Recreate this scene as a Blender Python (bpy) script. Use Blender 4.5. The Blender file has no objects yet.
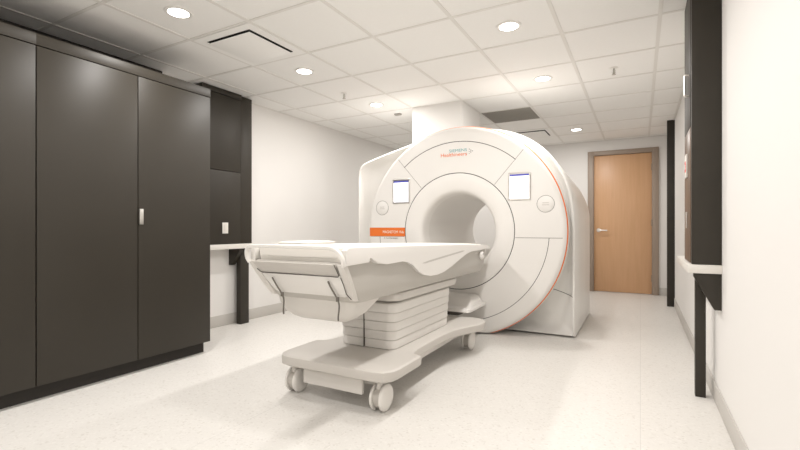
import bpy, bmesh, math, random
from mathutils import Vector, Matrix
C = bpy.context.scene
COL = C.collection
PI = math.pi

# ---------------------------------------------------------------- camera, world, exposure
cam_d = bpy.data.cameras.new('camera')
cam = bpy.data.objects.new('camera', cam_d); COL.objects.link(cam)
cam_d.sensor_width = 36.0
cam_d.lens = 441.0 / 800.0 * 36.0
cam_d.shift_y = 3.0 / 800.0
cam_d.clip_start = 0.02
cam.location = (0, 0, 1.02)
cam.rotation_euler = (PI / 2, 0, math.radians(28.6))
C.camera = cam

world = bpy.data.worlds.new('world'); C.world = world
world.use_nodes = True
world.node_tree.nodes['Background'].inputs[0].default_value = (1.0, 0.95, 0.88, 1)
world.node_tree.nodes['Background'].inputs[1].default_value = 0.3
C.view_settings.view_transform = 'Standard'
C.view_settings.look = 'None'
C.view_settings.gamma = 1.0
C.view_settings.use_curve_mapping = False
C.view_settings.exposure = 0.0
LAMP_W = 13.2
LAMP_COL = (1.0, 0.97, 0.94)

# ---------------------------------------------------------------- materials
MATS = {}
def mat(name, col, rough=0.5, metal=0.0, emit=None, estr=0.0, coat=0.0, bump=None, spec=0.5, noise=None):
    if name in MATS: return MATS[name]
    m = bpy.data.materials.new(name); m.use_nodes = True
    nt = m.node_tree; b = nt.nodes['Principled BSDF']
    b.inputs['Base Color'].default_value = (*col, 1)
    b.inputs['Roughness'].default_value = rough
    b.inputs['Metallic'].default_value = metal
    b.inputs['Specular IOR Level'].default_value = spec
    b.inputs['Coat Weight'].default_value = coat
    if emit:
        b.inputs['Emission Color'].default_value = (*emit, 1)
        b.inputs['Emission Strength'].default_value = estr
    tc = nt.nodes.new('ShaderNodeTexCoord')
    if noise:
        sc, amt = noise
        n = nt.nodes.new('ShaderNodeTexNoise'); n.inputs['Scale'].default_value = sc
        n.inputs['Detail'].default_value = 4
        nt.links.new(tc.outputs['Object'], n.inputs['Vector'])
        mx = nt.nodes.new('ShaderNodeMix'); mx.data_type = 'RGBA'
        mx.inputs['A'].default_value = (*[c * (1 - amt) for c in col], 1)
        mx.inputs['B'].default_value = (*[min(1, c * (1 + amt)) for c in col], 1)
        nt.links.new(n.outputs['Fac'], mx.inputs['Factor'])
        nt.links.new(mx.outputs['Result'], b.inputs['Base Color'])
    if bump:
        sc, st = bump
        n = nt.nodes.new('ShaderNodeTexNoise'); n.inputs['Scale'].default_value = sc
        nt.links.new(tc.outputs['Object'], n.inputs['Vector'])
        bp = nt.nodes.new('ShaderNodeBump'); bp.inputs['Strength'].default_value = st
        bp.inputs['Distance'].default_value = 0.002
        nt.links.new(n.outputs['Fac'], bp.inputs['Height'])
        nt.links.new(bp.outputs['Normal'], b.inputs['Normal'])
    MATS[name] = m
    return m

def floor_mat():
    m = mat('speckled_vinyl', (0.8, 0.77, 0.73), 0.42)
    nt = m.node_tree; b = nt.nodes['Principled BSDF']
    tc = nt.nodes.new('ShaderNodeTexCoord')
    v = nt.nodes.new('ShaderNodeTexVoronoi'); v.inputs['Scale'].default_value = 95
    nt.links.new(tc.outputs['Object'], v.inputs['Vector'])
    sp = nt.nodes.new('ShaderNodeSeparateColor')
    nt.links.new(v.outputs['Color'], sp.inputs['Color'])
    r = nt.nodes.new('ShaderNodeValToRGB')
    e = r.color_ramp.elements
    e[0].position = 0.0; e[0].color = (0.70, 0.67, 0.625, 1)
    e[1].position = 1.0; e[1].color = (0.84, 0.815, 0.775, 1)
    k = e.new(0.12); k.color = (0.785, 0.76, 0.72, 1)
    k = e.new(0.85); k.color = (0.80, 0.775, 0.735, 1)
    nt.links.new(sp.outputs['Red'], r.inputs['Fac'])
    n = nt.nodes.new('ShaderNodeTexNoise'); n.inputs['Scale'].default_value = 260
    n.inputs['Detail'].default_value = 3
    nt.links.new(tc.outputs['Object'], n.inputs['Vector'])
    mx = nt.nodes.new('ShaderNodeMix'); mx.data_type = 'RGBA'; mx.blend_type = 'MULTIPLY'
    mx.inputs['Factor'].default_value = 0.12
    nt.links.new(r.outputs['Color'], mx.inputs['A']); nt.links.new(n.outputs['Fac'], mx.inputs['B'])
    # thin welded joints between the sheets
    br = nt.nodes.new('ShaderNodeTexBrick')
    br.offset = 0.0
    br.inputs['Scale'].default_value = 1.0
    br.inputs['Brick Width'].default_value = 1.83
    br.inputs['Row Height'].default_value = 40.0
    br.inputs['Mortar Size'].default_value = 0.0015
    br.inputs['Color1'].default_value = (1, 1, 1, 1); br.inputs['Color2'].default_value = (1, 1, 1, 1)
    br.inputs['Mortar'].default_value = (0.82, 0.82, 0.82, 1)
    nt.links.new(tc.outputs['Object'], br.inputs['Vector'])
    m2 = nt.nodes.new('ShaderNodeMix'); m2.data_type = 'RGBA'; m2.blend_type = 'MULTIPLY'
    m2.inputs['Factor'].default_value = 1
    nt.links.new(mx.outputs['Result'], m2.inputs['A']); nt.links.new(br.outputs['Color'], m2.inputs['B'])
    nt.links.new(m2.outputs['Result'], b.inputs['Base Color'])
    return m

def wood_mat():
    m = mat('maple_veneer', (0.5, 0.27, 0.13), 0.4)
    nt = m.node_tree; b = nt.nodes['Principled BSDF']
    tc = nt.nodes.new('ShaderNodeTexCoord'); mp = nt.nodes.new('ShaderNodeMapping')
    mp.inputs['Scale'].default_value = (22, 22, 1.2)
    nt.links.new(tc.outputs['Object'], mp.inputs['Vector'])
    n = nt.nodes.new('ShaderNodeTexNoise'); n.inputs['Scale'].default_value = 1.5
    n.inputs['Detail'].default_value = 6; n.inputs['Distortion'].default_value = 0.6
    nt.links.new(mp.outputs['Vector'], n.inputs['Vector'])
    r = nt.nodes.new('ShaderNodeValToRGB'); e = r.color_ramp.elements
    e[0].position = 0.3; e[0].color = (0.64, 0.375, 0.20, 1)
    e[1].position = 0.75; e[1].color = (0.69, 0.415, 0.235, 1)
    nt.links.new(n.outputs['Fac'], r.inputs['Fac']); nt.links.new(r.outputs['Color'], b.inputs['Base Color'])
    return m

M_floor = floor_mat()
M_wall = mat('wall_paint', (0.835, 0.815, 0.79), 0.7, bump=(180, 0.15))
M_tile = mat('ceiling_tile', (0.92, 0.908, 0.885), 0.9, bump=(300, 0.4), noise=(60, 0.02))
M_tee = mat('ceiling_tee', (0.80, 0.78, 0.745), 0.6)
M_plategrey = mat('base_grey', (0.58, 0.55, 0.51), 0.45, noise=(2, 0.01))
M_lever = mat('lever_grey', (0.15, 0.135, 0.115), 0.5)
M_base = mat('rubber_base', (0.57, 0.545, 0.51), 0.6, bump=(80, 0.1))
M_dark = mat('dark_laminate', (0.0355, 0.030, 0.0225), 0.47, noise=(3, 0.08), spec=0.33)
M_black = mat('dark_gap', (0.01, 0.009, 0.008), 0.8)
M_kick = mat('toe_kick_black', (0.022, 0.018, 0.014), 0.7)
M_chrome = mat('brushed_steel', (0.72, 0.70, 0.67), 0.3, 1.0)
M_white = mat('scanner_white', (0.81, 0.785, 0.75), 0.4, coat=0.1, noise=(1.5, 0.01))
M_shell = mat('scanner_shell', (0.83, 0.81, 0.775), 0.4, coat=0.15, noise=(1.5, 0.01))
M_grey = mat('scanner_grey', (0.52, 0.495, 0.455), 0.45, noise=(2, 0.01))
M_lgrey = mat('scanner_light_grey', (0.70, 0.67, 0.63), 0.42, noise=(2, 0.01))
M_bore = mat('bore_liner', (0.74, 0.715, 0.68), 0.5, noise=(2, 0.01))
M_seam = mat('seam_dark', (0.10, 0.09, 0.08), 0.7)
M_seam2 = mat('seam_grey', (0.30, 0.28, 0.26), 0.7)
M_orange = mat('orange_band', (0.83, 0.19, 0.035), 0.4)
M_teal = mat('logo_teal', (0.16, 0.42, 0.43), 0.5)
M_ltext = mat('logo_white', (0.9, 0.86, 0.78), 0.5)
M_screen = mat('screen_lit', (0.8, 0.8, 0.85), 0.2, emit=(0.97, 0.97, 1.0), estr=1.1)
M_sbar = mat('screen_bar', (0.05, 0.05, 0.3), 0.2, emit=(0.12, 0.13, 0.38), estr=0.6)
M_mattress = mat('mattress_vinyl', (0.84, 0.81, 0.76), 0.4, bump=(120, 0.1))
M_metal_frame = mat('door_frame_paint', (0.34, 0.27, 0.215), 0.45)
M_wood = wood_mat()
M_counter = mat('counter_white', (0.78, 0.75, 0.70), 0.35)
M_lamp = mat('lamp_lens', (1, 1, 1), 0.5, emit=(1.0, 0.97, 0.92), estr=9.0)
M_trim = mat('lamp_trim', (0.85, 0.83, 0.8), 0.4)
M_return = mat('return_grille', (0.36, 0.34, 0.305), 0.7, noise=(90, 0.1))
M_brass = mat('sprinkler_metal', (0.5, 0.47, 0.42), 0.45, 0.3)
M_wheel = mat('wheel_white', (0.8, 0.775, 0.735), 0.4)
M_tyre = mat('tyre_grey', (0.52, 0.49, 0.45), 0.6)
M_red = mat('red_print', (0.7, 0.04, 0.03), 0.5)
M_plate = mat('switch_plate', (0.8, 0.77, 0.72), 0.4)
M_panelrefl = mat('brown_reflection', (0.11, 0.06, 0.03), 0.35, noise=(6, 0.2))  # brown reflection on the glossy panel side, painted as base colour

# ---------------------------------------------------------------- mesh helpers
def rootloc(p):
    v = Vector((0, 0, 0))
    while p is not None:
        v += p.location; p = p.parent
    return v

def obj(name, bm, m, parent=None, sharp=35, loc=None):
    me = bpy.data.meshes.new(name)
    bmesh.ops.recalc_face_normals(bm, faces=bm.faces)
    if parent is not None: off = rootloc(parent)
    else: off = Vector(loc) if loc else Vector((0, 0, 0))
    bmesh.ops.translate(bm, verts=bm.verts, vec=-off)
    for f in bm.faces: f.smooth = True
    bm.to_mesh(me); bm.free()
    me.set_sharp_from_angle(angle=math.radians(sharp))
    for mm in (m if isinstance(m, (list, tuple)) else [m]): me.materials.append(mm)
    o = bpy.data.objects.new(name, me); COL.objects.link(o)
    if parent is not None: o.parent = parent
    elif loc: o.location = loc
    return o

def tag(o, label, cat, group=None):
    o['label'] = label; o['category'] = cat
    if group: o['group'] = group
    return o

def thing(name, label, cat, loc=(0, 0, 0), group=None):
    o = bpy.data.objects.new(name, None); COL.objects.link(o)
    o.location = loc; o.empty_display_size = 0.1
    return tag(o, label, cat, group)

def struct(name, bm, m, parent=None):
    o = obj(name, bm, m, parent)
    if parent is None: o['kind'] = 'structure'
    return o

def box(bm, x0, x1, y0, y1, z0, z1, bev=0.0, seg=2):
    r = bmesh.ops.create_cube(bm, size=1.0)
    vs = r['verts']
    for v in vs:
        v.co = Vector((x0 + (v.co.x + .5) * (x1 - x0), y0 + (v.co.y + .5) * (y1 - y0), z0 + (v.co.z + .5) * (z1 - z0)))
    if bev > 0:
        es = list({e for v in vs for e in v.link_edges})
        bmesh.ops.bevel(bm, geom=es, offset=bev, segments=seg, affect='EDGES', profile=0.5)
    return bm

def nbox(*a, **k): return box(bmesh.new(), *a, **k)

def loft(bm, rings, close=True, cap0=True, cap1=True):
    vr = [[bm.verts.new(p) for p in r] for r in rings]
    n = len(vr[0])
    for a, b in zip(vr, vr[1:]):
        for i in range(n if close else n - 1):
            j = (i + 1) % n
            try: bm.faces.new((a[i], a[j], b[j], b[i]))
            except ValueError: pass
    if cap0: bm.faces.new(list(reversed(vr[0])))
    if cap1: bm.faces.new(vr[-1])
    return bm

def rrect(x0, x1, y0, y1, r, seg=6):
    r = min(r, (x1 - x0) / 2 - 1e-4, (y1 - y0) / 2 - 1e-4)
    pts = []
    for cx, cy, a0 in ((x1 - r, y1 - r, 0), (x0 + r, y1 - r, 90), (x0 + r, y0 + r, 180), (x1 - r, y0 + r, 270)):
        for i in range(seg + 1):
            a = math.radians(a0 + 90 * i / seg)
            pts.append((cx + r * math.cos(a), cy + r * math.sin(a)))
    return pts

def rbox(levels, seg=6, bm=None):
    """levels: (z, x0, x1, y0, y1, r) stacked rounded rectangles"""
    bm = bm or bmesh.new()
    return loft(bm, [[(x, y, z) for x, y in rrect(x0, x1, y0, y1, r, seg)] for z, x0, x1, y0, y1, r in levels])

def tube(bm, pts, r, n=8, flat=1.0, closed=False):
    pts = [Vector(p) for p in pts]
    rings = []
    up = Vector((0, 0, 1))
    for i, p in enumerate(pts):
        if closed: t = pts[(i + 1) % len(pts)] - pts[i - 1]
        else: t = pts[min(i + 1, len(pts) - 1)] - pts[max(i - 1, 0)]
        t.normalize()
        s = t.cross(up)
        if s.length < 0.05: s = t.cross(Vector((0, 1, 0)))
        s.normalize(); w = s.cross(t).normalized()
        rr = r[i] if isinstance(r, (list, tuple)) else r
        rings.append([p + s * (rr * flat * math.cos(2 * PI * k / n)) + w * (rr * math.sin(2 * PI * k / n)) for k in range(n)])
    if closed: rings.append(rings[0]); loft(bm, rings, cap0=False, cap1=False); bmesh.ops.remove_doubles(bm, verts=bm.verts, dist=1e-5)
    else: loft(bm, rings)
    return bm

def smooth_path(pts, it=2):
    pts = [Vector(p) for p in pts]
    for _ in range(it):
        q = [pts[0]]
        for a, b in zip(pts, pts[1:]):
            q += [a.lerp(b, .25), a.lerp(b, .75)]
        q.append(pts[-1]); pts = q
    return pts

def cyl(bm, c, axis, r, h, n=24, r2=None, bev=0.0):
    """cylinder centred at c along axis ('x','y','z')"""
    r2 = r if r2 is None else r2
    prof = [(r - bev, -h / 2), (r, -h / 2 + bev), (r2, h / 2 - bev), (r2 - bev, h / 2)] if bev else [(r, -h / 2), (r2, h / 2)]
    rings = []
    for rr, t in prof:
        ring = []
        for k in range(n):
            a = 2 * PI * k / n; u, v = rr * math.cos(a), rr * math.sin(a)
            p = {'x': (t, u, v), 'y': (v, t, u), 'z': (u, v, t)}[axis]
            ring.append(Vector(c) + Vector(p))
        rings.append(ring)
    return loft(bm, rings)

def prism_yz(pts, x0, x1, bev=0.0):
    """polygon in (y,z) extruded along x"""
    bm = bmesh.new()
    a = [bm.verts.new((x0, y, z)) for y, z in pts]; b = [bm.verts.new((x1, y, z)) for y, z in pts]
    n = len(pts)
    caps = [bm.faces.new(a), bm.faces.new(list(reversed(b)))]
    for i in range(n): bm.faces.new((a[i], b[i], b[(i + 1) % n], a[(i + 1) % n]))
    if bev:
        es = list({e for f in caps for e in f.edges})
        bmesh.ops.bevel(bm, geom=es, offset=bev, segments=3, affect='EDGES', profile=0.5)
    return bm

def text(name, s, size, loc, m, parent, rot=(PI / 2, 0, 0), width=None, depth=0.0008, shear=0):
    cu = bpy.data.curves.new(name, 'FONT'); cu.body = s; cu.size = size; cu.extrude = depth
    cu.align_x = 'LEFT'; cu.align_y = 'BOTTOM_BASELINE'
    o = bpy.data.objects.new(name, cu); COL.objects.link(o)
    dg = bpy.context.evaluated_depsgraph_get(); dg.update()
    me = bpy.data.meshes.new_from_object(o.evaluated_get(dg))
    bpy.data.objects.remove(o)
    xs = [v.co.x for v in me.vertices]; w = max(xs) - min(xs); x0 = min(xs)
    k = width / w if width else 1.0
    R = Matrix.Rotation(rot[2], 4, 'Z') @ Matrix.Rotation(rot[0], 4, 'X')
    off = Vector(loc) - (rootloc(parent) if parent else Vector((0, 0, 0)))
    for v in me.vertices:
        p = Vector(((v.co.x - x0) * k, v.co.y, v.co.z))
        v.co = (R @ p) + off
    me.materials.clear(); me.materials.append(m); me.name = name
    r = bpy.data.objects.new(name, me); COL.objects.link(r); r.parent = parent
    return r

def copy_tree(o, parent=None):
    c = o.copy(); COL.objects.link(c); c.parent = parent
    for ch in list(o.children): copy_tree(ch, c)
    return c

# ---------------------------------------------------------------- room shell
XL, XR, YB, YF, H = -3.83, 0.39, 7.75, -1.9, 2.42
struct('floor', nbox(XL - .1, XR + .1, YF - .1, YB + .1, -0.1, 0.0), M_floor)
struct('ceiling', nbox(XL - .1, XR + .1, YF - .1, YB + .1, H, H + 0.1), M_tile)
struct('wall_left', nbox(XL - .1, XL, YF - .1, YB + .1, 0, H), M_wall)
struct('wall_right', nbox(XR, XR + .1, YF - .1, YB + .1, 0, H), M_wall)
struct('wall_front', nbox(XL, XR, YF - .1, YF, 0, H), M_wall)
DX0, DX1, DZ = -0.75, 0.245, 2.25      # outer size of the door frame
bm = nbox(XL, DX0 + .02, YB, YB + .1, 0, H)
box(bm, DX1 - .02, XR, YB, YB + .1, 0, H)
box(bm, DX0 + .02, DX1 - .02, YB, YB + .1, DZ - .02, H)
struct('wall_back', bm, M_wall)
def skirting(name, x0, x1, y0, y1):
    struct(name, nbox(x0, x1, y0, y1, 0, 0.115, bev=0.003), M_base)
skirting('baseboard_left', XL, XL + .008, YF, YB)
skirting('baseboard_right', XR - .008, XR, YF, YB - .008)
bm = nbox(XL + .008, DX0, YB - .008, YB, 0, .115, bev=.003); box(bm, DX1, XR - .008, YB - .008, YB, 0, .115, bev=.003)
struct('baseboard_back', bm, M_base)
skirting('baseboard_front', XL + .008, XR - .008, YF, YF + .008)

# ceiling grid
GX, GY, GP = -1.107, 2.738, 0.61
bm = bmesh.new()
gx = [GX + GP * k for k in range(-4, 3)]
gy = [GY + GP * k for k in range(-7, 9)]
for x in gx:
    if XL < x < XR: box(bm, x - .0125, x + .0125, YF, YB, H - .004, H + .002)
for y in gy:
    if YF < y < YB: box(bm, XL, XR, y - .0115, y + .0115, H - .0038, H + .002)
box(bm, XL, XL + .02, YF, YB, H - .005, H); box(bm, XR - .02, XR, YF, YB, H - .005, H)
box(bm, XL, XR, YB - .02, YB, H - .005, H)
struct('trim_1', bm, M_tee)

# boxed chase that drops from the ceiling behind the scanner front
bm = bmesh.new()
pts = [(GX - GP, H), (GX - 2 * GP, H), (GX - 2 * GP, 1.945), (-2.2, 1.975), (-2.0, 2.03), (-1.85, 2.05), (GX - GP, 2.056)]
a = [bm.verts.new((x, GY + 3 * GP, z)) for x, z in pts]; b = [bm.verts.new((x, GY + 4 * GP, z)) for x, z in pts]
bm.faces.new(a); bm.faces.new(list(reversed(b)))
for i in range(len(pts)): bm.faces.new((a[i], b[i], b[(i + 1) % len(pts)], a[(i + 1) % len(pts)]))
tag(obj('duct_enclosure', bm, M_wall), 'white boxed duct dropping from the ceiling onto the top of the scanner', 'duct')

# door in the back wall
bm = nbox(DX0, DX0 + .09, YB - .03, YB + .1, 0, DZ, bev=.004)
box(bm, DX1 - .09, DX1, YB - .03, YB + .1, 0, DZ, bev=.004)
box(bm, DX0 + .09, DX1 - .09, YB - .03, YB + .1, DZ - .07, DZ, bev=.004)
struct('door_1', bm, M_metal_frame)
d1 = bpy.data.objects['door_1']
leaf = obj('door_leaf', nbox(DX0 + .092, DX1 - .092, YB + .01, YB + .055, .008, DZ - .073, bev=.002), M_wood, d1)
bm = bmesh.new()
cyl(bm, (DX0 + .16, YB + .004, .985), 'y', .032, .014, 24, bev=.003)
cyl(bm, (DX0 + .16, YB - .025, .985), 'y', .011, .05, 12)
tube(bm, smooth_path([(DX0 + .16, YB - .045, .985), (DX0 + .19, YB - .05, .985), (DX0 + .29, YB - .045, .98)]), .011)
obj('door_handle', bm, M_chrome, leaf)
for z in (.25, 1.1, 1.95):
    obj('hinge', nbox(DX1 - .1, DX1 - .084, YB - .034, YB - .006, z - .05, z + .05, bev=.003), M_metal_frame, d1)

# ---------------------------------------------------------------- lamps, diffusers, sprinklers
def lamp_proto():
    t = thing('ceiling_light', 'x', 'ceiling light', (0, 0, H))
    bm = bmesh.new(); prof = [(.062, .002), (.064, -.006), (.074, -.0085), (.084, -.006), (.086, .0)]
    rings = [[(r * math.cos(2 * PI * k / 40), r * math.sin(2 * PI * k / 40), H + z) for k in range(40)] for r, z in prof]
    loft(bm, rings, cap0=False, cap1=False); obj('trim_ring', bm, M_trim, t)
    bm = bmesh.new(); cyl(bm, (0, 0, H - .003), 'z', .066, .004, 40); obj('lens', bm, M_lamp, t)
    return t
proto = lamp_proto()
LX = [GX + GP / 2, GX - 2.5 * GP]
LY = {0: (1.825, 3.045, 4.265, 6.705), 1: (1.825, 3.045, 4.265, 6.705)}
lab = {(0, 3.045): 'round recessed ceiling light nearest the camera on the right, upper middle of picture',
       (0, 4.265): 'round recessed ceiling light above the right display of the scanner',
       (0, 6.705): 'small far round recessed ceiling light nearest the wooden door',
       (1, 1.825): 'round recessed ceiling light over the dark wardrobe, leftmost and largest in the picture',
       (1, 3.045): 'round recessed ceiling light beside the square air diffuser, toward the scanner',
       (1, 4.265): 'faint round recessed ceiling light just left of the white boxed duct'}
first = True
def place_lamp(x, y, label):
    global first
    t = proto if first else copy_tree(proto)
    first = False
    t.location = (x, y, H); t['label'] = label
    t['group'] = 'round recessed ceiling lights'
    return t
ALL_L = []
for i in (0, 1):
    for y in (-1.225, 0.605, 1.825, 3.045, 4.265, 6.705):
        ALL_L.append((LX[i], y))
        l = lab.get((i, y))
        if l: place_lamp(LX[i], y, l)
        else:
            side = ('right', 'left')[i]
            where = {-1.225: 'well behind the camera', 0.605: 'level with the camera', 1.825: 'just above the upper edge of the picture', 6.705: 'hidden behind the scanner'}[y]
            place_lamp(LX[i], y, 'round recessed ceiling light in the %s row, %s' % (side, where))
for n_, (x, y) in enumerate(ALL_L):
    ld = bpy.data.lights.new('downlight_beam', 'AREA'); ld.shape = 'DISK'; ld.size = .12
    ld.energy = LAMP_W; ld.color = LAMP_COL; ld.spread = math.radians(180)
    lo = bpy.data.objects.new('downlight_beam', ld); COL.objects.link(lo); lo.location = (x, y, H - .012)

def diffuser(cx, cy, label):
    t = thing('air_diffuser', label, 'air vent', (cx, cy, H), 'square ceiling air diffusers')
    a = .292; g = .225
    bm = bmesh.new()
    for s in ((-a, -g, -a, a), (g, a, -a, a), (-g, g, -a, -g), (-g, g, g, a)):
        box(bm, cx + s[0], cx + s[1], cy + s[2], cy + s[3], H - .007, H)
    obj('frame', bm, M_tile, t)
    obj('throat', nbox(cx - g, cx + g, cy - g, cy + g, H - .0045, H), M_black, t)
    obj('plaque', nbox(cx - g + .012, cx + g - .012, cy - g + .012, cy + g - .012, H - .022, H - .016, bev=.002), M_tile, t)
    return t
diffuser(-2.632, 2.433, 'large square white air diffuser in the ceiling in front of the dark wardrobe')
diffuser(-1.412, 6.703, 'far square air diffuser in the ceiling behind the top of the scanner')
# return grille tile
t = thing('return_grille', 'plain dark grey square return panel in the ceiling beside the boxed duct', 'air vent', (-1.412, 5.483, H))
obj('panel', nbox(-1.412 - .293, -1.412 + .293, 5.483 - .293, 5.483 + .293, H - .003, H), M_return, t)
bm = bmesh.new()
for k in range(28):
    y = 5.483 - .28 + k * .0207
    box(bm, -1.412 - .285, -1.412 + .285, y, y + .006, H - .005, H - .003)
obj('louvre', bm, M_return, t)
def sprinkler(x, y, label):
    t = thing('sprinkler', label, 'sprinkler', (x, y, H), 'ceiling sprinklers')
    bm = bmesh.new(); cyl(bm, (x, y, H - .003), 'z', .034, .006, 20, bev=.002); obj('escutcheon', bm, M_trim, t)
    bm = bmesh.new(); cyl(bm, (x, y, H - .03), 'z', .007, .05, 10)
    cyl(bm, (x, y, H - .058), 'z', .017, .003, 16)
    tube(bm, [(x - .012, y, H - .02), (x - .014, y, H - .04), (x, y, H - .056)], .002, 6)
    tube(bm, [(x + .012, y, H - .02), (x + .014, y, H - .04), (x, y, H - .056)], .002, 6)
    obj('head', bm, M_brass, t)
sprinkler(-2.70, 3.74, 'small sprinkler head hanging from the ceiling left of the boxed duct')
sprinkler(-0.204, 4.28, 'small sprinkler head hanging from the ceiling on the right, toward the wooden door')
bm = rbox([(H - .016, -2.65, -2.57, 4.71, 4.76, .01), (H, -2.655, -2.565, 4.705, 4.765, .012)])
tag(obj('ceiling_sensor', bm, M_return), 'small dark flat sensor on the ceiling left of the boxed duct', 'sensor')
bm = nbox(XL, XL + .12, 6.85, 7.0, 2.29, 2.38, bev=.01)
tag(obj('wall_speaker', bm, M_dark), 'small black box high on the left wall behind the scanner', 'speaker')

# ---------------------------------------------------------------- tall dark cabinets on the left
CX = -3.10
def cabinet(y0, label, handle=True):
    t = thing('tall_cabinet', label, 'cabinet', ((XL + CX) / 2, y0 + .595, 0), 'tall dark cabinets')
    y1 = y0 + 1.19
    obj('body', nbox(XL + .01, CX - .02, y0 + .001, y1 - .001, .09, 2.092, bev=.001), M_dark, t)
    obj('toe_kick', nbox(XL + .01, CX - .06, y0, y1 - (.02 if handle else 0), 0, .09), M_kick, t)
    obj('fascia', nbox(XL + .01, CX + .001, y0, y1, 2.092, 2.16, bev=.0015), M_dark, t)
    obj('bounce_blocker', nbox(XL + .01, -3.74, y0, y1, 2.16, H - .006), M_kick, t)  # unseen slab added to block wall bounce and darken the ceiling above
    for k in (0, 1):
        a = y0 + .595 * k + .003; b = a + .589
        d = obj('door', nbox(CX - .019, CX, a, b, .092, 2.087, bev=.0015), M_dark, t)
        if k == 1 and handle:
            bm = nbox(CX, CX + .012, a + .002, a + .03, 1.045, 1.155, bev=.002)
            obj('handle', bm, M_chrome, d)
    return t
cabinet(1.245, 'tall dark brown double-door cabinet with small steel pull, nearest the scanner')
cabinet(0.055, 'tall dark brown cabinet cut off by the left edge of the picture', False)

# ---------------------------------------------------------------- left work niche
t = thing('wall_cabinet', 'tall narrow dark wall panel above the white ledge on the left wall', 'cabinet', (XL, 3.1, .85))
obj('door', nbox(XL + .02, -3.69, 2.81, 3.27, 1.602, 2.36, bev=.002), M_dark, t)
obj('door', nbox(XL + .02, -3.69, 2.81, 3.27, .855, 1.597, bev=.002), M_dark, t)
obj('stile', nbox(XL, -3.69, 3.272, 3.42, .855, 2.405, bev=.002), M_dark, t)
obj('crown', nbox(XL, -3.68, 2.80, 3.272, 2.365, 2.415, bev=.002), M_dark, t)
t = thing('light_switch', 'white switch plate on the dark panel above the left ledge', 'switch', (-3.69, 3.07, 1.0))
obj('plate', nbox(-3.69, -3.684, 3.035, 3.105, .965, 1.075, bev=.002), M_plate, t)
obj('rocker', nbox(-3.684, -3.681, 3.055, 3.085, .99, 1.05, bev=.001), M_counter, t)
tag(obj('counter_shelf', nbox(XL, -3.66, 2.44, 3.44, .805, .855, bev=.004), M_counter),
    'narrow white ledge on the left wall beside the tall dark cabinet', 'shelf')
def bracket(x0, x1, y0, y1, z1, dz, sgn, label):
    # triangular gusset in the x-z plane, x0 at the wall
    bm = bmesh.new()
    pts = [(x0, z1), (x1, z1), (x1, z1 - .02), (x0 + .25 * (x1 - x0), z1 - dz), (x0, z1 - dz)]
    a = [bm.verts.new((x, y0, z)) for x, z in pts]; b = [bm.verts.new((x, y1, z)) for x, z in pts]
    bm.faces.new(a); bm.faces.new(list(reversed(b)))
    for i in range(len(pts)): bm.faces.new((a[i], b[i], b[(i + 1) % len(pts)], a[(i + 1) % len(pts)]))
    return tag(obj('shelf_bracket', bm, M_dark), label, 'bracket')
bracket(XL, -3.67, 3.235, 3.285, .805, .175, 1, 'dark angled bracket under the white ledge on the left wall')
tag(obj('support_post', nbox(-3.775, -3.712, 3.287, 3.40, 0, .805, bev=.002), M_dark),
    'short dark post holding up the white ledge on the left wall', 'post')

# ---------------------------------------------------------------- right wall panel, ledge, post
t = thing('wall_cabinet', 'tall dark panel projecting from the right wall, reaching the ceiling', 'cabinet', (XR, 3.1, .82))
obj('stile', nbox(.252, XR, 2.95, 2.99, .818, 2.414, bev=.002), M_dark, t)
obj('door', nbox(.249, XR - .02, 2.992, 3.36, 1.60, 2.41, bev=.002), M_dark, t)
d = obj('door', nbox(.249, XR - .02, 2.992, 3.36, .822, 1.597, bev=.002), M_panelrefl, t)
bm = bmesh.new()
tube(bm, smooth_path([(.249, 3.06, 1.79), (.226, 3.06, 1.785), (.226, 3.06, 1.80), (.226, 3.06, 1.90), (.226, 3.06, 1.915), (.249, 3.06, 1.91)]), .005)
obj('handle', bm, M_chrome, t)
obj('edge_pull', nbox(.243, .249, 3.185, 3.205, 1.02, 1.117, bev=.001), M_chrome, t)
t = thing('safety_sign', 'small white sign with red marks on the dark right-hand panel', 'sign', (.249, 3.2, 1.32))
obj('plate', nbox(.241, .249, 3.15, 3.25, 1.325, 1.465, bev=.001), M_plate, t)
bm = nbox(.2398, .2415, 3.165, 3.235, 1.36, 1.378); box(bm, .2398, .2415, 3.185, 3.235, 1.41, 1.425)
cyl(bm, (.2405, 3.18, 1.395), 'x', .016, .0015, 16)
obj('print', bm, M_red, t)
tag(obj('counter_shelf', nbox(.235, XR, 2.94, 3.84, .768, .816, bev=.004), M_counter),
    'narrow white ledge on the right wall under the dark panel', 'shelf')
bracket(XR, .262, 2.955, 3.0, .768, .20, -1, 'dark angled bracket under the white ledge on the right wall')
tag(obj('support_post', nbox(.292, .345, 3.20, 3.255, 0, .768, bev=.002), M_dark),
    'short dark post holding up the white ledge on the right wall', 'post')
tag(obj('tall_post', nbox(.305, XR, 6.70, 6.78, 0, H, bev=.002), M_dark),
    'thin floor-to-ceiling dark post on the right wall near the wooden door', 'post')

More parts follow.
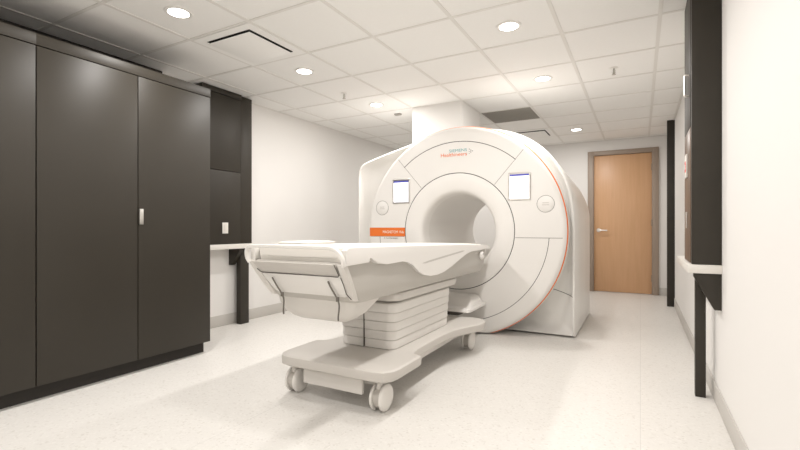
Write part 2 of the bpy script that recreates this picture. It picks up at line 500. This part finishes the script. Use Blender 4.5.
# ---------------------------------------------------------------- scanner
SX, SY, SZ = -1.60, 4.10, 0.99
scn = thing('mri_scanner', 'large white ring-shaped medical scanner with orange stripe and two lit screens', 'scanner', (SX, SY + .8, 0))
NR = 128
def ring(r, y, n=NR):
    return [(SX + r * math.cos(2 * PI * k / n), y, SZ + r * math.sin(2 * PI * k / n)) for k in range(n)]
def lathe(prof, cut=True):
    bm = bmesh.new()
    loft(bm, [ring(r, y) for r, y in prof], cap0=False, cap1=False)
    if cut:
        bmesh.ops.bisect_plane(bm, geom=bm.verts[:] + bm.edges[:] + bm.faces[:], plane_co=(0, 0, .012), plane_no=(0, 0, -1), clear_outer=True)
    return bm
Y0 = SY
fc = obj('front_cover', lathe([(.577, Y0 + .012), (.579, Y0 + .001), (.60, Y0), (.86, Y0), (.985, Y0 + .001), (1.005, Y0 + .004), (1.018, Y0 + .012), (1.031, Y0 + .033)]), M_white, scn)
obj('orange_trim', lathe([(1.031, Y0 + .033), (1.040, Y0 + .052)]), M_orange, scn)
obj('rim', lathe([(1.040, Y0 + .053), (1.042, Y0 + .062), (1.042, Y0 + .12), (1.03, Y0 + .145), (.99, Y0 + .155)]), M_shell, scn)
obj('bore_ring', lathe([(.573, Y0 + .012), (.571, Y0 + .002), (.56, Y0), (.48, Y0 + .003), (.435, Y0 + .008), (.408, Y0 + .016), (.39, Y0 + .030), (.38, Y0 + .052), (.373, Y0 + .09), (.368, Y0 + .15)]), M_white, scn)
obj('bore_tunnel', lathe([(.368, Y0 + .15), (.355, Y0 + .25), (.35, Y0 + .4), (.35, Y0 + 1.0), (.354, Y0 + 1.2), (.366, Y0 + 1.4), (.388, Y0 + 1.57), (.42, Y0 + 1.7)]), M_bore, scn)
obj('ring_gap', lathe([(.5715, Y0 + .006), (.579, Y0 + .006)]), M_black, scn)

# body shell: loft of half-profiles
def resample(pts, n):
    d = [0]
    for a, b in zip(pts, pts[1:]): d.append(d[-1] + math.dist(a, b))
    out = []
    for k in range(n):
        s = d[-1] * k / (n - 1); i = 0
        while i < len(pts) - 2 and d[i + 1] < s: i += 1
        f = (s - d[i]) / max(1e-9, d[i + 1] - d[i])
        out.append((pts[i][0] + f * (pts[i + 1][0] - pts[i][0]), pts[i][1] + f * (pts[i + 1][1] - pts[i][1])))
    return out
def right_half(xr, zb, top, n, mid=SX):
    a = xr - mid; pts = [(xr, 0.012), (xr, zb)]
    for k in range(1, 41):
        t_ = PI / 2 * k / 40
        pts.append((mid + a * math.cos(t_) ** (2 / n), zb + (top - zb) * math.sin(t_) ** (2 / n)))
    return resample(pts, 60)
def left_half(xl, zs, zt, top, mid=SX):
    raw = [(mid, top), (mid - .25, top - .012), (mid - .6, top - .08), (xl + .16, zt + .01), (xl + .03, zt - .04), (xl, zs), (xl, zs - .2), (xl, .012)]
    p = [Vector((x, z, 0)) for x, z in raw]
    p = smooth_path(p, 3)
    return resample([(v.x, v.y) for v in p], 60)[1:]
def body_ring(y, R, L, k=1.0, cx=SX - .05, cz=.9):
    pts = R + L
    return [(cx + (x - cx) * k, y, max(.012, cz + (z - cz) * k)) for x, z in pts]
Rf = right_half(-.53, 1.0, 2.045, 2.35); Lf = left_half(-2.94, 1.66, 1.80, 2.045)
Rb = right_half(-.53, 1.1, 1.95, 2.0); Lb = left_half(-2.80, 1.50, 1.70, 1.95)
Fr = body_ring(0, Rf, Lf)
def inner(r, y):
    out = []
    for x, _, z in Fr:
        a = math.atan2(z - SZ, x - SX)
        out.append((SX + r * math.cos(a), y, max(.012, SZ + r * math.sin(a))))
    return out
def groove(ring_, d):
    # the groove is deeper on the left flank than on the right
    return [(x, y + d * min(1, max(0, (SX + .2 - x) / .8)), z) for x, y, z in ring_]
rings = [inner(.985, Y0 + .15), groove(inner(.99, Y0 + .26), .10)]
# a set-back groove between the front disc and the flange, then the flange lip
def blend(y, f, k=1.0):
    a = inner(.99, y); b = body_ring(y, Rf, Lf, k)
    return [tuple(a[i][j] + f * (b[i][j] - a[i][j]) if j != 1 else y for j in range(3)) for i in range(len(a))]
rings += [groove(blend(Y0 + .29, .25), .14), groove(blend(Y0 + .29, .6, .99), .14), groove(blend(Y0 + .27, .92, .98), .07), blend(Y0 + .25, 1.0, .975), body_ring(Y0 + .243, Rf, Lf, .985), body_ring(Y0 + .25, Rf, Lf, .995), body_ring(Y0 + .27, Rf, Lf, 1.0)]
for f in (.3, .6, 1.0):
    y = Y0 + .27 + f * 1.32
    a = body_ring(y, Rf, Lf); b = body_ring(y, Rb, Lb)
    rings.append([tuple(a[i][j] + f * (b[i][j] - a[i][j]) for j in range(3)) for i in range(len(a))])
rings += [body_ring(Y0 + 1.64, Rb, Lb, .98), body_ring(Y0 + 1.66, Rb, Lb, .95), inner(.42, Y0 + 1.70)]
bm = loft(bmesh.new(), rings, close=True, cap0=False, cap1=False)
from mathutils.bvhtree import BVHTree
bvh = BVHTree.FromBMesh(bm)
obj('body_shell', bm, M_shell, scn, sharp=50)

# panel seams on the front cover
def arc_strip(bm, r, w, a0, a1, y=Y0 - .0007, n=64):
    p = []
    for k in range(n + 1):
        a = math.radians(a0 + (a1 - a0) * k / n)
        p.append([(SX + (r + s * w / 2) * math.cos(a), y + dy, SZ + (r + s * w / 2) * math.sin(a)) for s, dy in ((-1, 0), (1, 0), (1, .002), (-1, .002))])
    return loft(bm, p)
def seg_strip(bm, p, q, w, y=Y0 - .0007):
    d = Vector((q[0] - p[0], 0, q[1] - p[1])).normalized(); s = Vector((-d.z, 0, d.x)) * w / 2
    P_, Q_ = Vector((p[0], y, p[1])), Vector((q[0], y, q[1])); dy = Vector((0, .002, 0))
    return loft(bm, [[P_ - s, P_ + s, P_ + s + dy, P_ - s + dy], [Q_ - s, Q_ + s, Q_ + s + dy, Q_ - s + dy]])
for w, b0, b1, n_ in ((.0065, 48.7, 131.3, 64), (.005, -72, -4, 48), (.004, 184, 252, 48)):
    obj('panel_seam', arc_strip(bmesh.new(), .885, w, b0, b1, n=n_), M_seam, scn)
for s in (1, -1):
    a = math.radians(49)
    obj('panel_seam', seg_strip(bmesh.new(), (SX + s * .585 * math.cos(a), SZ + .585 * math.sin(a)), (SX + s * 1.0 * math.cos(a), SZ + 1.0 * math.sin(a)), .004), M_seam2, scn)
    obj('panel_seam', seg_strip(bmesh.new(), (SX + s * .583, SZ - .06), (SX + s * .998, SZ - .06), .0055 if s > 0 else .004), M_seam2, scn)
# seam on the lower side cover, laid on the shell surface
pts = []
for k in range(13):
    f = k / 12; x = -.86 + f * .31; z = .47 - .09 * f ** 1.3
    h = bvh.ray_cast(Vector((x, Y0 + .0, z)), Vector((0, 1, 0)))
    if h[0] is not None: pts.append(h[0])
if len(pts) > 2: obj('panel_seam', tube(bmesh.new(), pts, .003, 6), M_seam, scn)
# glowing rod added on the hidden side of the bore to brighten its liner
bm = tube(bmesh.new(), [(SX + .305, Y0 + .45, SZ + .15), (SX + .305, Y0 + 1.45, SZ + .15)], .012, 8)
obj('bore_fill_glow', bm, mat('added_bore_fill', (1, 1, 1), .5, emit=(1, .97, .93), estr=6.0), scn)
# orange name band
a0 = math.asin(-.058 / .578); a1 = math.asin(.03 / .578)
bm = bmesh.new(); pts = []
NB = 8
inn = [(-.578 * math.cos(math.asin(z / .578)), z) for z in [-.058 + .092 * k / NB for k in range(NB + 1)]]
out = [(-1.012 * math.cos(math.asin(z / 1.012)), z) for z in [.034 - .092 * k / NB for k in range(NB + 1)]]
poly = [(SX + x, SZ + z) for x, z in inn + out]
fr = [bm.verts.new((x, Y0 - .0012, z)) for x, z in poly]; bk = [bm.verts.new((x, Y0 + .006, z)) for x, z in poly]
bm.faces.new(fr); bm.faces.new(list(reversed(bk)))
for i in range(len(poly)): bm.faces.new((fr[i], bk[i], bk[(i + 1) % len(poly)], fr[(i + 1) % len(poly)]))
band = obj('name_band', bm, M_orange, scn)
text('name_lettering', 'MAGNETOM', .042, (SX - .845, Y0 - .0018, SZ - .026), M_ltext, band, width=.185)
text('name_lettering', 'Vida', .042, (SX - .645, Y0 - .0018, SZ - .026), M_ltext, band, width=.057)
text('fine_print', 'A Tim+Dot System', .02, (SX - .83, Y0 - .0012, SZ - .083), M_seam2, scn, width=.17)
# logo
text('logo_lettering', 'SIEMENS', .040, (SX - .075, Y0 - .001, SZ + .783), M_teal, scn, width=.185)
text('logo_lettering', 'Healthineers', .050, (SX - .165, Y0 - .001, SZ + .742), M_orange, scn, width=.275)
bm = bmesh.new()
for i, (dx, dz, r) in enumerate([(.135, .80, .005), (.15, .79, .005), (.165, .78, .0055), (.15, .768, .005), (.135, .757, .004), (.133, .778, .004), (.148, .779, .004)]):
    cyl(bm, (SX + dx, Y0 - .0008, SZ + dz), 'y', r, .002, 12)
obj('logo_dots', bm, M_seam2, scn)
# displays and round controls
for s in (-1, 1):
    cx = SX + s * .62 + (.0 if s > 0 else -.0); cz = 1.405
    bm = loft(bmesh.new(), [[(x, y, z) for x, z in rrect(cx - w, cx + w, cz - h, cz + h, r_)] for y, w, h, r_ in
        ((Y0 + .002, .104, .129, .01), (Y0 - .006, .104, .129, .01), (Y0 - .009, .099, .124, .008), (Y0 - .008, .092, .117, .004))])
    d = obj('display', bm, M_chrome, scn)
    obj('screen', nbox(cx - .088, cx + .088, Y0 - .0095, Y0 - .0075, cz - .112, cz + .094), M_screen, d)
    obj('title_bar', nbox(cx - .088, cx + .088, Y0 - .0095, Y0 - .0075, cz + .095, cz + .112), M_sbar, d)
    cx = SX + s * .853; cz = 1.237
    bm = loft(bmesh.new(), [[(cx + r * math.cos(2 * PI * k / 48), y, cz + r * math.sin(2 * PI * k / 48)) for k in range(48)] for r, y in
        ((.078, Y0 + .001), (.078, Y0 - .001), (.074, Y0 - .0012), (.074, Y0 + .001))], cap0=False, cap1=False)
    obj('speaker_ring', bm, M_seam2, scn)
    bm = loft(bmesh.new(), [[(cx + r * math.cos(2 * PI * k / 48), y, cz + r * math.sin(2 * PI * k / 48)) for k in range(48)] for r, y in
        ((.073, Y0 + .001), (.073, Y0 - .002), (.07, Y0 - .004))])
    cap = obj('speaker_cap', bm, M_white, scn)
    bm = nbox(cx - .028, cx + .028, Y0 - .0048, Y0 - .0038, cz + .006, cz + .012); box(bm, cx - .03, cx + .03, Y0 - .0048, Y0 - .0038, cz - .012, cz - .006)
    obj('print', bm, mat('pale_print', (.55, .52, .48), .5), cap)

# ---------------------------------------------------------------- patient table
TX = -1.56
tb = thing('patient_table', 'white and grey wheeled patient table docked to the scanner', 'medical table', (TX, 2.9, 0))
# base plate outline (half), mirrored
half = [(0, 2.0), (.30, 2.0), (.36, 2.015), (.395, 2.06), (.405, 2.12), (.405, 2.36), (.402, 2.395), (.385, 2.405), (.35, 2.415), (.325, 2.45), (.312, 2.53), (.31, 2.70), (.31, 2.95), (.33, 3.12), (.38, 3.27), (.43, 3.38), (.445, 3.47), (.43, 3.56), (.38, 3.62), (.30, 3.64), (0, 3.64)]
def mirror_outline(h):
    return [(x, y) for x, y in h] + [(-x, y) for x, y in reversed(h[1:-1])]
ol = mirror_outline(half)
def off(ol, k):
    n = len(ol); res = []
    for i in range(n):
        a, b = Vector(ol[i - 1]), Vector(ol[(i + 1) % n]); t_ = (b - a).normalized()
        res.append((ol[i][0] - t_.y * k, ol[i][1] + t_.x * k))
    return res
bm = loft(bmesh.new(), [[(TX + x, y, z) for x, y in off(ol, k)] for z, k in ((.19, .012), (.197, .003), (.238, 0), (.246, .002), (.251, .009), (.253, .02))])
obj('base_plate', bm, M_plategrey, tb)
# under-frame bar
obj('cross_bar', nbox(TX - .22, TX + .20, 2.05, 2.075, .092, .192, bev=.003), M_lgrey, tb)
obj('under_frame', nbox(TX - .24, TX + .24, 2.14, 3.5, .12, .192, bev=.01), M_lgrey, tb)
def caster(x, y, parent):
    cst = obj('caster', rbox([(.085, x - .012, x + .012, y - .03, y + .03, .01), (.14, x - .018, x + .018, y - .035, y + .035, .01), (.16, x - .022, x + .022, y - .03, y + .03, .02), (.195, x - .022, x + .022, y - .022, y + .022, .02)]), M_lgrey, parent)
    for s in (-1, 1):
        bm = bmesh.new(); cx = x + s * .033
        prof = [(.0, 0), (.032, .001), (.056, -.001), (.065, -.004), (.073, -.009), (.075, -.013), (.075, -.020), (.071, -.023), (0, -.023)]
        rings = []
        for r, t_ in prof:
            rings.append([(cx + s * (.012 + t_), y + max(r, .0005) * math.cos(2 * PI * k / 36), .0755 + max(r, .0005) * math.sin(2 * PI * k / 36)) for k in range(36)])
        loft(bm, rings); obj('wheel', bm, M_wheel, cst)
    bm = bmesh.new(); cyl(bm, (x, y, .0755), 'x', .060, .05, 30); obj('hub', bm, M_tyre, cst)
for x, y in ((TX + .285, 2.12), (TX - .33, 2.12), (TX + .285, 3.54), (TX - .315, 3.54)):
    caster(x, y, tb)
# telescoping column cover: five stacked collars
lv = []
for i in range(5):
    z0 = .253 + i * .058; g = i * .004
    x0, x1, y0, y1 = TX - .205 - g, TX + .208 + g, 2.395 - g * .6, 3.31 + g * .5
    lv += [(z0 + .0005, x0 + .006, x1 - .006, y0 + .006, y1 - .006, .06), (z0 + .003, x0 + .001, x1 - .001, y0 + .001, y1 - .001, .065), (z0 + .006, x0, x1, y0, y1, .065), (z0 + .053, x0, x1, y0, y1, .065), (z0 + .056, x0 + .001, x1 - .001, y0 + .001, y1 - .001, .065), (z0 + .0578, x0 + .006, x1 - .006, y0 + .006, y1 - .006, .06)]
col = obj('column_cover', rbox(lv, 8), M_white, tb)
obj('column_seam', nbox(TX - .0055, TX - .004, 2.3795, 2.40, .258, .538), M_seam, col)
# lift stage above the column
obj('lift_stage', rbox([(.548, TX - .20, TX + .205, 2.42, 3.36, .07), (.556, TX - .215, TX + .22, 2.40, 3.40, .08), (.565, TX - .235, TX + .24, 2.38, 3.42, .08), (.60, TX - .24, TX + .245, 2.38, 3.44, .08), (.612, TX - .235, TX + .24, 2.385, 3.43, .08), (.63, TX - .19, TX + .19, 2.44, 3.38, .07), (.67, TX - .18, TX + .18, 2.44, 3.38, .07)], 8), M_lgrey, tb)
obj('stage_gap', rbox([(.541, TX - .212, TX + .216, 2.398, 3.315, .06), (.549, TX - .212, TX + .216, 2.398, 3.315, .06)], 8), M_plategrey, tb)
# belly under the head end
obj('belly_cover', rbox([(z, TX - .02 - h, TX - .02 + h, a, b, .05) for z, h, a, b in ((.50, .13, 1.985, 2.02), (.504, .16, 1.965, 2.04), (.52, .20, 1.935, 2.07), (.55, .235, 1.91, 2.11), (.60, .26, 1.89, 2.17), (.668, .27, 1.88, 2.30))], 8), M_lgrey, tb)
# tabletop trough
def hull(levels, name, m, parent):
    return obj(name, rbox(levels, 8), m, parent)
hull([(.625, TX - .26, TX + .26, 1.92, 3.9, .05), (.632, TX - .28, TX + .28, 1.885, 3.93, .05), (.65, TX - .29, TX + .29, 1.865, 3.94, .045),
      (.70, TX - .298, TX + .298, 1.825, 3.95, .04), (.775, TX - .303, TX + .303, 1.77, 4.0, .035), (.835, TX - .295, TX + .295, 1.73, 4.0, .035), (.85, TX - .295, TX + .295, 1.735, 4.0, .035)],
     'tabletop', M_grey, tb)
# front end: reclined white panel, grey strip, frame strips
def quad_slab(name, pts, th, m, parent, bev=.003):
    bm = bmesh.new()
    a = [bm.verts.new(p) for p in pts]; b = [bm.verts.new((p[0], p[1] + th, p[2])) for p in pts]
    n = len(pts); f0 = bm.faces.new(a); bm.faces.new(list(reversed(b)))
    for i in range(n): bm.faces.new((a[i], b[i], b[(i + 1) % n], a[(i + 1) % n]))
    if bev: bmesh.ops.bevel(bm, geom=list(f0.edges), offset=bev, segments=2, affect='EDGES', profile=.5)
    return obj(name, bm, m, parent)
def fy(z): return 1.73 + (.835 - z) * .72     # reclined front surface
def fpt(dx, z, o=0): return (TX + dx, fy(z) - o, z)
quad_slab('end_panel', [fpt(-.262, .778, .012), fpt(-.262, .75, .012), fpt(-.235, .675, .012), fpt(-.21, .665, .012), fpt(.235, .665, .012), fpt(.255, .68, .012), fpt(.268, .755, .012), fpt(.268, .785, .012)], .02, M_white, tb)
quad_slab('end_strip', [fpt(-.288, .842, .016), fpt(-.262, .79, .016), fpt(-.245, .783, .016), fpt(.258, .783, .016), fpt(.265, .79, .016), fpt(.265, .842, .016)], .02, M_plategrey, tb)
for s_ in (-1, 1):
    quad_slab('end_frame', [fpt(s_ * .272, .842, .010), fpt(s_ * .268, .76, .010), fpt(s_ * .252, .672, .010), fpt(s_ * .255, .645, .010), fpt(s_ * .287, .645, .010), fpt(s_ * .30, .70, .010), fpt(s_ * .312, .78, .010), fpt(s_ * .318, .842, .010)][::s_], .03, M_lgrey, tb, bev=.006)
bm = tube(bmesh.new(), [fpt(-.275, .80, .017), fpt(-.262, .784, .018), fpt(-.245, .779, .018), fpt(.258, .779, .018), fpt(.268, .788, .018), fpt(.268, .842, .018)], .0025, 6)
obj('end_gap', bm, M_seam, tb)
bm = tube(bmesh.new(), [fpt(.268, .775, .013), fpt(.266, .74, .013), fpt(.256, .685, .013), fpt(.272, .655, .013)], .002, 6)
obj('end_gap', bm, M_seam, tb)
# loop handle around the head end
path = [(-.312, 1.722, .835), (-.322, 1.712, .862), (-.318, 1.705, .90), (-.295, 1.70, .920), (-.25, 1.698, .925), (.0, 1.695, .925), (.22, 1.698, .925), (.27, 1.70, .921), (.305, 1.705, .897), (.318, 1.712, .862), (.314, 1.722, .835)]
path = smooth_path([(TX + a, b, c_) for a, b, c_ in path], 2)
bm = bmesh.new()
rings = []
for i, p in enumerate(path):
    t_ = (path[min(i + 1, len(path) - 1)] - path[max(i - 1, 0)]).normalized()
    n_ = Vector((0, -1, 0)); w = t_.cross(n_).normalized(); n_ = w.cross(t_).normalized()
    zt = min(1, max(0, (p.z - .80) / .08)); hw = .010
    rings.append([p + w * (hw * math.copysign(abs(math.cos(a)) ** .6, math.cos(a))) + n_ * (.012 * math.copysign(abs(math.sin(a)) ** .6, math.sin(a))) for a in [2 * PI * k / 12 for k in range(12)]])
loft(bm, rings); obj('end_handle', bm, M_white, tb)
# side rails
low = [(1.735, .835), (1.94, .84), (1.943, .872), (1.97, .853), (2.03, .828), (2.12, .818), (2.30, .822), (2.37, .817), (2.44, .79), (2.52, .745), (2.60, .712), (2.70, .698), (2.82, .696), (2.93, .705), (3.08, .735), (3.24, .775), (3.40, .81), (3.52, .824), (4.01, .828)]
top = [(4.03, .855), (3.9, .868), (3.3, .886), (2.5, .908), (1.76, .925), (1.735, .91)]
for s in (1, -1):
    xa, xb = TX + s * .292, TX + s * .322
    r = obj('side_rail', prism_yz(low + top, min(xa, xb), max(xa, xb), bev=.004), M_white, tb)
    xs = TX + s * .3225
    sl = [(2.56, .792), (2.62, .788), (3.30, .83), (3.36, .838), (3.30, .842), (2.66, .803)]
    obj('rail_slot', prism_yz(sl, min(xs, xs - s * .003), max(xs, xs - s * .003)), M_base, r)
    bm = bmesh.new(); cyl(bm, (TX + s * .318, 3.80, .775), 'x', .034, .03, 24, bev=.008)
    box(bm, TX + s * .29 - .01, TX + s * .29 + .01, 3.68, 3.93, .77, .80)
    lt = obj('latch', bm, M_white, tb)
    bm = bmesh.new(); cyl(bm, (TX + s * .3335, 3.79, .79), 'x', .007, .004, 12); obj('latch_dot', bm, M_black, lt)
# mattress
lv = [(.80, TX - .285, TX + .285, 1.76, 3.96, .04), (.90, TX - .289, TX + .289, 1.745, 3.98, .045), (.922, TX - .284, TX + .284, 1.75, 3.97, .045), (.932, TX - .26, TX + .26, 1.78, 3.94, .05), (.936, TX - .18, TX + .18, 1.86, 3.86, .05)]
bm = rbox(lv, 8)
for v in bm.verts:
    if v.co.z > .85: v.co.z -= .027 * (v.co.y - 1.75)
mt = obj('mattress', bm, M_mattress, tb)
bm = tube(bmesh.new(), [(TX - .20, 1.743, .873), (TX + .26, 1.743, .873)], .003, 6); obj('piping', bm, M_lgrey, mt)
obj('head_cushion', rbox([(.93, TX - .24, TX - .02, 1.84, 2.12, .04), (.940, TX - .245, TX - .015, 1.83, 2.13, .05), (.946, TX - .22, TX - .04, 1.86, 2.1, .05)], 8), M_mattress, tb)
# release levers at the head end
for dx, e in ((-.192, 0), (.185, 0)):
    pts = [(TX + dx, fy(.752) - .022, .752), (TX + dx + .004, fy(.72) - .028, .72), (TX + dx + .014, fy(.665) - .032, .665), (TX + dx + .022, fy(.645) - .035, .635), (TX + dx + .018, fy(.645) - .03, .60), (TX + dx + .004, fy(.645) - .02, .56), (TX + dx - .002, fy(.645) - .01, .54)]
    bm = tube(bmesh.new(), smooth_path(pts, 2), .0045, 8)
    cyl(bm, (TX + dx + .016, fy(.66) - .03, .655), 'z', .009, .022, 12)
    obj('release_lever', bm, M_lever, tb)
# docking tower between the column and the scanner
obj('docking_tower', rbox([(.30, TX - .23, TX + .235, 3.70, 4.09, .03), (.34, TX - .22, TX + .225, 3.76, 4.09, .04), (.37, TX - .20, TX + .205, 3.82, 4.09, .04), (.385, TX - .17, TX + .175, 3.86, 4.09, .04)], 6), M_white, tb)
obj('docking_ledge', rbox([(.285, TX - .26, TX + .262, 3.62, 4.085, .02), (.29, TX - .27, TX + .27, 3.61, 4.085, .03), (.312, TX - .27, TX + .27, 3.62, 4.085, .03), (.318, TX - .26, TX + .26, 3.63, 4.085, .03)], 6), M_white, tb)
obj('docking_gap_shade', rbox([(.252, TX - .16, TX + .16, 3.64, 3.8, .02), (.288, TX - .16, TX + .16, 3.64, 3.8, .02)], 4), M_seam, tb)  # dark block standing in for the shaded gap under the ledge
